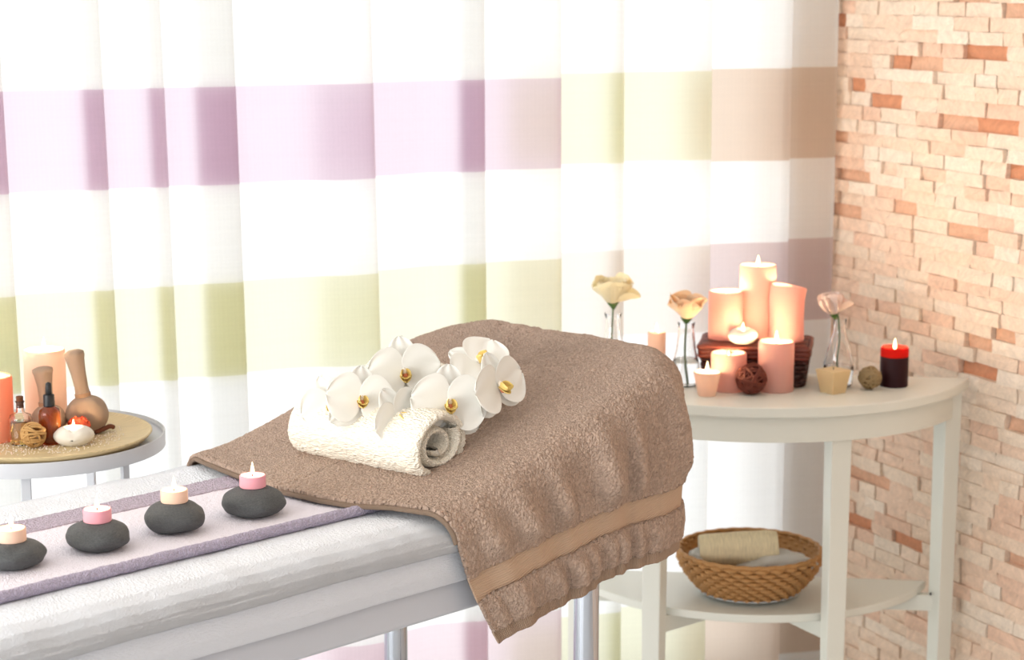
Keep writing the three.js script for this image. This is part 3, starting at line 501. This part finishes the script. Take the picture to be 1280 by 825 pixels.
function tapered(label, pos, r0, r1, h, m, sides, lit, turn) {
  const c = thing('votive_candle', label, 'candle', pos, turn), well = 0.004;
  if (sides === 4) { const k = 1.18; const g = new THREE.CylinderGeometry(r1 * k, r0 * k, h, 4, 10, false).rotateY(Math.PI / 4).translate(0, h / 2, 0); part('wax', g.toNonIndexed(), m, c); c.children[0].geometry.computeVertexNormals(); } else part('wax', lathe([[0, 0], [r0, 0], [r0 + 0.001, 0.002], [r1, h - 0.002], [r1 - 0.002, h], [r1 - 0.004, h - 0.001], [r1 - 0.006, h - well], [0, h - well]], 40), m, c);
  if (lit) flameOn(c, 0, h - well, 0, 1, 0.15); else part('wick', new THREE.CylinderGeometry(0.001, 0.001, 0.006, 6).translate(0, h + 0.002, 0), M.wick, c);
}
tapered('small round tapered pale candle burning at the front edge of the console table', onConsole(-0.089, 0.386), 0.018, 0.029, 0.052, M.waxPeach, 0, true, 0);
tapered('square tapered cream candle, unlit, before the round glass vase', onConsole(0.178, 0.322), 0.0225, 0.032, 0.050, M.waxCream, 4, false, CON + 0.75);
function stoneHolder(label, pos, turn, w, h, power) {                  // smooth white stone with a hollow for a flame
  const s = thing('stone_candle_holder', label, 'candle holder', pos, turn), g = new THREE.SphereGeometry(1, 44, 30), p = g.attributes.position;
  for (let i = 0; i < p.count; i++) { let x = p.getX(i), y = p.getY(i), z = p.getZ(i); const hole = Math.exp(-((x * x + z * z) / 0.09)); if (y > 0) y = y - 0.55 * hole - 0.22 * Math.exp(-(x * x) / 0.05) * smooth(z, -0.4, 0.5); else y = Math.max(y, -0.82); p.setXYZ(i, x * w * (1 + 0.06 * N(x, y, z + w * 40)), (y + 0.82) * h / 1.7, z * w * 0.85); }
  g.computeVertexNormals(); part('body', g, M.whiteStone, s); flameOn(s, 0, h * 0.62, 0, 0.95, power); return s;
}
stoneHolder('white stone candle holder between the pillar candles on the wicker box', onConsole(-0.016, 0.262, boxTop), CON, 0.032, 0.034, 0.07);
function rattanBall(label, pos, r, m, n, sd, flat = 0.0035) {
  const b = thing('rattan_ball', label, 'decorative ball', pos), out = [];
  seed = sd; for (let i = 0; i < n; i++) { const q = new THREE.Quaternion().setFromEuler(new THREE.Euler(rr(0, 6.3), rr(0, 6.3), rr(0, 6.3))), k = r * rr(0.84, 0.96), off = rr(-0.45, 0.45) * r, rad = Math.sqrt(Math.max(k * k - off * off, 1e-6)), pts = []; for (let j = 0; j < 22; j++) { const a = j / 22 * Math.PI * 2; pts.push(V(Math.cos(a) * rad, off + 0.05 * r * Math.sin(a * 3 + i), Math.sin(a) * rad).applyQuaternion(q)); } out.push(tube(pts, flat, 44, 6, true)); }
  const g = merged(out); g.computeBoundingBox(); g.translate(0, -g.boundingBox.min.y, 0); part('strands', g, m, b); return b;
}
rattanBall('dark red-brown woven rattan ball between the two front pillar candles', onConsole(0.004, 0.364), 0.0335, M.rattanDark, 30, 23, 0.0026);
rattanBall('small tan rattan ball beside the dark maroon candle', onConsole(0.258, 0.278), 0.0255, M.rattanGrey, 26, 24, 0.0018);

// ------------------------------------------------------------------ flowers in small glass vases
const petalMats = { yellow: mat(0xfff6d8, { roughness: 1, transmission: 0.5, thickness: 0 }), peach: mat(0xffe6c4, { roughness: 1, transmission: 0.5, thickness: 0 }), blush: mat(0xfdebe0, { roughness: 1, transmission: 0.5, thickness: 0 }) };
function bloom(v, x, y, z, open, size, m, tiltX, tiltZ, sd, strayed) {
  const f = new THREE.Group(); f.name = 'flower'; v.add(f); f.position.set(x, y, z); f.rotation.set(tiltX, 0, tiltZ); seed = sd;
  const rings = [[4, 0.5, 0.35], [5, 0.68, 0.6], [6, 0.86, 0.85], [7, 1.0, 1.0]];
  rings.forEach(([n, len, o], k) => { for (let i = 0; i < n; i++) { const L = size * len * rr(0.9, 1.1), g = petalGeo(L, L * rr(0.95, 1.2), 1.25, 0.55, 0.25, 12, rr(-0.06, 0.06), 0.42, 0.003); const p = part('petal', g, m, f); p.rotation.set(-(Math.PI / 2 - (1.35 - open * o)) + Math.PI / 2 * 0, 0, 0); p.quaternion.setFromEuler(new THREE.Euler(0, (i / n + k * 0.13) * Math.PI * 2 + rr(-0.15, 0.15), 0)).multiply(new THREE.Quaternion().setFromEuler(new THREE.Euler(open * o + rr(-0.1, 0.1), Math.PI, 0))); } });
  if (strayed) { const g = petalGeo(size * 1.05, size * 0.75, 1.2, 0.5, 0.12, 12, 0, 0.42, 0.002), p = part('petal', g, m, f); p.quaternion.setFromEuler(new THREE.Euler(0, strayed[0], 0)).multiply(new THREE.Quaternion().setFromEuler(new THREE.Euler(strayed[1], Math.PI, 0))); p.position.set(0, 0.004, 0); }
  part('sepals', new THREE.ConeGeometry(size * 0.24, size * 0.35, 10).rotateX(Math.PI).translate(0, -size * 0.1, 0), M.stem, f);
}
const hollow = (prof, t) => lathe([...prof, ...prof.slice(1).reverse().map(([a, b], i) => [Math.max(a - t, 0.0005), i === 0 ? b : Math.max(b, t)]), [0, t + 0.001]], 56);
function vase(label, pos, prof, stemTo, stemPts, waterY) {
  const v = thing('glass_vase', label, 'vase', pos, CON, 'glass vases on the console table');
  part('glass', hollow(prof, 0.0022), M.clearGlass, v);
  if (waterY) { const w = prof.filter(([, y]) => y < waterY).map(([r, y]) => [Math.max(r - 0.0022, 0), y + 0.003]), last = w[w.length - 1]; part('water', lathe([[0, w[0][1]], ...w.slice(1), [last[0], waterY], [0, waterY]], 48), M.water, v); }
  return v;
}
function flowerThing(label, pos, build) { const f = thing('cut_flower', label, 'flower', pos, CON, 'cut flowers in glass vases'); build(f); }
const bulb = (rb, h, neck, lipR) => [[0, 0.002], [rb * 0.7, 0], [rb * 0.9, 0.004], [rb, h * 0.22], [rb * 0.97, h * 0.34], [rb * 0.72, h * 0.58], [neck * 1.1, h * 0.80], [neck, h * 0.90], [lipR, h]];
{
  const a = onConsole(0.192, 0.250); vase('round-bellied clear glass vase next to the wicker box', a, bulb(0.0335, 0.148, 0.0125, 0.015), 0, 0, 0.045);
  flowerThing('blush rose-like flower with one drooping petal in the round-bellied vase', a, (f) => { part('stem', tube([V(0.006, 0.006, 0.004), V(-0.004, 0.05, 0), V(0.0, 0.1, 0), V(-0.004, 0.155, 0)], 0.0018, 30, 8), M.stem, f); bloom(f, -0.012, 0.156, 0, 0.60, 0.046, petalMats.blush, 0.05, 0.22, 31, [Math.PI / 2 + 0.3, 1.45]); });
  const b = onConsole(-0.138, 0.286); vase('ribbed clear glass vase half hidden by the brown towel', b, bulb(0.030, 0.140, 0.0165, 0.019), 0, 0, 0.06);
  flowerThing('open peach flower in the ribbed vase beside the wicker box', b, (f) => { part('stem', tube([V(0.004, 0.006, 0.004), V(-0.002, 0.07, 0), V(0, 0.145, 0)], 0.0022, 24, 8), M.stem, f); bloom(f, 0, 0.146, 0, 1.05, 0.056, petalMats.peach, 0.10, -0.05, 33); });
  const c = onConsole(-0.30, 0.245); vase('narrow-necked clear glass vase rising behind the raised backrest', c, bulb(0.031, 0.150, 0.0145, 0.0195), 0, 0, 0.05);
  flowerThing('pale yellow open flower in the narrow-necked vase', c, (f) => { part('stem', tube([V(0.003, 0.006, 0), V(-0.002, 0.09, 0), V(0, 0.166, 0)], 0.0017, 24, 8), M.stem, f); bloom(f, 0, 0.170, 0, 0.95, 0.058, petalMats.yellow, 0.12, 0.05, 35, [Math.PI / 2, 1.5]); });
}

// ------------------------------------------------------------------ basket on the console's shelf
{
  const at = onConsole(0.008, 0.262, SHELF);
  const p = thing('saucer', 'grey white saucer under the woven basket on the lower shelf', 'plate', at);
  part('dish', lathe([[0, 0], [0.07, 0], [0.075, 0.003], [0.112, 0.010], [0.115, 0.012], [0.112, 0.0135], [0.074, 0.007], [0, 0.006]], 64), M.plate, p);
  const by = SHELF + 0.0065, h = 0.094, R0 = 0.098, R1 = 0.156, b = thing('woven_basket', 'round woven straw basket on the lower shelf of the console table', 'basket', [at[0], by, at[2]]);
  const rad = (y) => lerp(R0, R1, Math.sin(clamp(y / h, 0, 1) * Math.PI / 2)), plan = (u, y) => { const a = u * 2 * Math.PI, r = rad(y); return [Math.cos(a) * r, Math.sin(a) * r, Math.cos(a), Math.sin(a)]; };
  part('lining', lathe([[0, 0.004], ...Array.from({ length: 12 }, (_, i) => { const y = 0.004 + (h - 0.01) * i / 11; return [rad(y) - 0.007, y]; })], 64), M.wicker, b);
  part('base', lathe([[0, 0], [R0, 0], [R0, 0.008], [0, 0.008]], 48), M.wicker, b);
  const rows = Array.from({ length: 9 }, (_, i) => 0.008 + i * 0.0098);
  part('woven_strands', weaveRows(rows, 58, plan, 0.0054, 0.0048, 6), M.wicker, b);
  part('rim', weaveRows([h], 60, plan, 0.0055, 0.002, 6), M.wicker, b);
  const l = thing('loofah_roll', 'cream rolled cloth lying in the woven basket', 'cloth', [at[0] - 0.040, by + 0.070, at[2] + 0.022], CON + 0.10);
  part('roll', grid(60, 40, (u, v) => { const a = u * 2 * Math.PI, x = (v - 0.5) * 0.172, r = 0.038 * (1 + 0.05 * N(Math.cos(a) * 2, Math.sin(a) * 2, x * 20)) * (1 - 0.12 * Math.pow(Math.abs(v - 0.5) * 2, 6)); return [x, Math.sin(a) * r + 0.034, Math.cos(a) * r]; }, 0.21, 0.168).rotateZ(0.07), M.loofah, l);
  part('end_face', merged([-1, 1].map((s) => new THREE.CircleGeometry(0.034, 32).rotateY(s * Math.PI / 2).translate(s * 0.0845, 0.034, 0))).rotateZ(0.07), M.ivoryCloth, l);
  const w = thing('folded_cloth', 'white folded cloth in the woven basket beside the cream roll', 'cloth', [at[0] + 0.018, by + 0.064, at[2] + 0.078], CON + 0.1);
  part('cloth', ball(0.078, 0.36, 0.25, 1.8, 4).scale(1.05, 1, 0.55).rotateZ(0.12).translate(0, 0.012, 0), M.ivoryCloth, w);
  const w2 = thing('rolled_cloth', 'white rolled cloth behind the cream roll in the basket', 'cloth', [at[0] - 0.118, by + 0.078, at[2] - 0.012], CON - 0.4);
  part('cloth', ball(0.034, 0.8, 0.2, 2, 9).scale(0.9, 1, 1), M.ivoryCloth, w2);
}

// ------------------------------------------------------------------ round tray table by the curtain
const SX = -2.062, SZ = 0.465, STOP = 0.895;
{
  const t = thing('side_table', 'round light grey metal side table with a raised rim before the curtain', 'table', [SX, 0, SZ]), r = 0.235;
  part('table_top', lathe([[0, STOP - 0.010], [r - 0.004, STOP - 0.010], [r - 0.004, STOP], [r - 0.0015, STOP + 0.001], [r, STOP], [r, STOP - 0.026], [r - 0.004, STOP - 0.027], [r - 0.004, STOP - 0.013], [0, STOP - 0.013]], 96), M.greyMetal, t);
  for (const deg of [8, 62, 164, 272]) { const a = R(deg) - YAW; part('leg', rbox(0.018, STOP - 0.013, 0.008, 0.002).rotateY(a).translate(Math.sin(a) * 0.205, (STOP - 0.013) / 2, Math.cos(a) * 0.205), M.greyMetal, t); }
}
const TX = -2.06, TZ = 0.502, TY = STOP - 0.010, TRAY = TY + 0.0162;
{
  const t = thing('bamboo_tray', 'round pale bamboo tray on the grey side table', 'tray', [TX, TY, TZ]), r = 0.2;
  const g = lathe([[0, 0], [0.176, 0], [0.182, 0.002], [r - 0.004, 0.014], [r, 0.019], [r - 0.001, 0.0212], [r - 0.004, 0.0215], [r - 0.012, 0.018], [0.175, 0.0152], [0, 0.0152]], 96), p = g.attributes.position, u = g.attributes.uv;
  for (let i = 0; i < p.count; i++) u.setXY(i, p.getX(i), p.getZ(i) + p.getY(i));
  part('dish', g, M.bamboo, t);
}
const ty = TRAY - 0.001;
pillar('tall peach pillar candle at the back of the bamboo tray', [-2.030, ty, 0.413], 0.0385, 0.144, M.waxPeach, { well: 0.006, power: 0.25, flame: 1.1 });
pillar('orange pillar candle at the side of the bamboo tray, glowing inside', [-2.146, ty, 0.500], 0.038, 0.118, M.waxOrange, { well: 0.02, power: 0.35, flame: 0.8 });
{
  const a = thing('dropper_bottle', 'amber glass dropper bottle with black top on the bamboo tray', 'bottle', [-2.0585, ty, 0.572]);
  part('glass', lathe([[0, 0.001], [0.016, 0], [0.0185, 0.003], [0.0195, 0.012], [0.0195, 0.055], [0.0178, 0.063], [0.0105, 0.0675], [0.0085, 0.070], [0, 0.070]], 48), M.amber, a);
  part('collar', lathe([[0, 0.068], [0.0098, 0.068], [0.0102, 0.070], [0.0098, 0.089], [0.008, 0.090], [0, 0.090]], 32), M.black, a); part('bulb', lathe([[0, 0.089], [0.006, 0.089], [0.0055, 0.104], [0.0048, 0.110], [0, 0.113]], 24), M.black, a);
  part('pipette', new THREE.CylinderGeometry(0.0018, 0.0018, 0.055, 8).translate(0, 0.04, 0), M.clearGlass, a);
  const b = thing('oil_bottle', 'small clear glass bottle of oil with a cork on the bamboo tray', 'bottle', [-2.106, ty, 0.552]);
  part('glass', hollow([[0, 0], [0.0185, 0], [0.0205, 0.003], [0.0205, 0.046], [0.018, 0.0535], [0.0075, 0.0575], [0.0065, 0.074], [0.0085, 0.078]], 0.0016), M.clearGlass, b);
  part('oil', lathe([[0, 0.002], [0.0175, 0.002], [0.0185, 0.005], [0.0185, 0.040], [0, 0.040]], 40), M.oil, b); part('cork', lathe([[0, 0.066], [0.0056, 0.066], [0.0066, 0.086], [0.006, 0.087], [0, 0.087]], 20), M.cork, b);
}
function compress(label, pos, turn, lean, k) {
  const c = thing('herbal_compress', label, 'herbal compress', pos, turn, 'herbal compress balls on the bamboo tray'), r = 0.037 * k;
  const g = new THREE.SphereGeometry(r, 56, 36), p = g.attributes.position;
  for (let i = 0; i < p.count; i++) { const x = p.getX(i), y = p.getY(i), z = p.getZ(i), a = Math.atan2(z, x), up = smooth(y / r, 0.1, 1), f = 1 + 0.035 * up * Math.sin(a * 11 + Math.sin(a * 3)) + 0.03 * N(x * 50, y * 50, z * 50); p.setXYZ(i, x * f, Math.max(y, -r * 0.86) * 0.95, z * f); }
  g.computeVertexNormals(); const up = new THREE.Matrix4().makeTranslation(0, r * 0.82, 0), tip = new THREE.Matrix4().makeRotationZ(lean);
  part('bag', g.applyMatrix4(tip).applyMatrix4(up), M.muslin, c);
  const hg = lathe([[0, r * 0.75], [0.011, r * 0.8], [0.0135, r * 1.0], [0.0125, r * 1.35], [0.0135, r * 2.0], [0.0165, r * 2.65], [0.0185, r * 2.85], [0.018, r * 3.02], [0.011, r * 3.12], [0, r * 3.1]], 40), q = hg.attributes.position;
  for (let i = 0; i < q.count; i++) { const x = q.getX(i), z = q.getZ(i), a = Math.atan2(z, x), f = 1 + 0.04 * Math.sin(a * 7 + q.getY(i) * 60); q.setXYZ(i, x * f, q.getY(i), z * f); } hg.computeVertexNormals();
  part('handle', hg.applyMatrix4(tip).applyMatrix4(up), M.muslin, c); part('string', merged([0, 1, 2].map((i) => new THREE.TorusGeometry(0.0138, 0.0013, 6, 28).rotateX(Math.PI / 2).translate(0, r * 0.92 + i * 0.0022, 0))).applyMatrix4(tip).applyMatrix4(up), M.string, c);
}
compress('cloth herbal compress ball with leaning handle at the open side of the bamboo tray', [-1.976, ty, 0.508], -0.45, 0.17, 1.06);
compress('cloth herbal compress ball standing behind the amber dropper bottle', [-2.044, ty, 0.496], -0.45, 0.08, 0.86);
{
  const s = stoneHolder('white stone candle holder in front of the herbal compress on the bamboo tray', [-2.022, ty, 0.598], -YAW + 0.15, 0.036, 0.034, 0.1);
  const d = thing('dried_flower', 'orange-red dried flower head behind the white stone candle holder', 'dried flower', [-2.003, ty, 0.556]);
  const heads = []; seed = 77; for (let i = 0; i < 60; i++) { const a = rr(0, 6.28), b = Math.acos(rr(0.05, 1)); heads.push(new THREE.SphereGeometry(0.0032, 6, 5).translate(Math.sin(b) * Math.cos(a) * 0.019, Math.cos(b) * 0.019 + 0.021, Math.sin(b) * Math.sin(a) * 0.019)); }
  part('florets', merged(heads), M.coral, d); part('heart', ball(0.018, 1.1, 0.05, 2, 3, 20, 14).translate(0, 0.0195, 0), M.coral, d);
  const k = thing('bark_curl', 'small brown curl of bark beside the herbal compress', 'bark', [-1.948, ty + 0.004, 0.530]);
  part('curl', tube([V(-0.022, 0, 0.006), V(-0.006, 0.004, 0.004), V(0.008, 0.007, -0.002), V(0.017, 0.003, -0.012)], 0.0045, 24, 8), M.bark, k);
}
rattanBall('small tan rattan ball in front of the oil bottle on the bamboo tray', [-2.092, ty, 0.590], 0.0225, M.rattanTan, 15, 41, 0.0022);
{
  const inst = new THREE.InstancedMesh(new THREE.IcosahedronGeometry(0.0011, 0), M.salt, 900), m = new THREE.Matrix4(); seed = 5;
  for (let i = 0; i < 900; i++) { const a = rr(0, 6.283), q = Math.sqrt(rnd()) * 0.15; m.makeRotationFromEuler(new THREE.Euler(rr(0, 6), rr(0, 6), rr(0, 6))).setPosition(TX + Math.cos(a) * q, ty + 0.0012 + rnd() * 0.001, TZ + 0.01 + Math.sin(a) * q); inst.setMatrixAt(i, m); }
  inst.name = 'sea_salt'; inst.userData = { label: 'white sea salt grains strewn over the bamboo tray', category: 'salt', kind: 'stuff' }; inst.castShadow = inst.receiveShadow = true; scene.add(inst);
}

renderer.render(scene, camera);
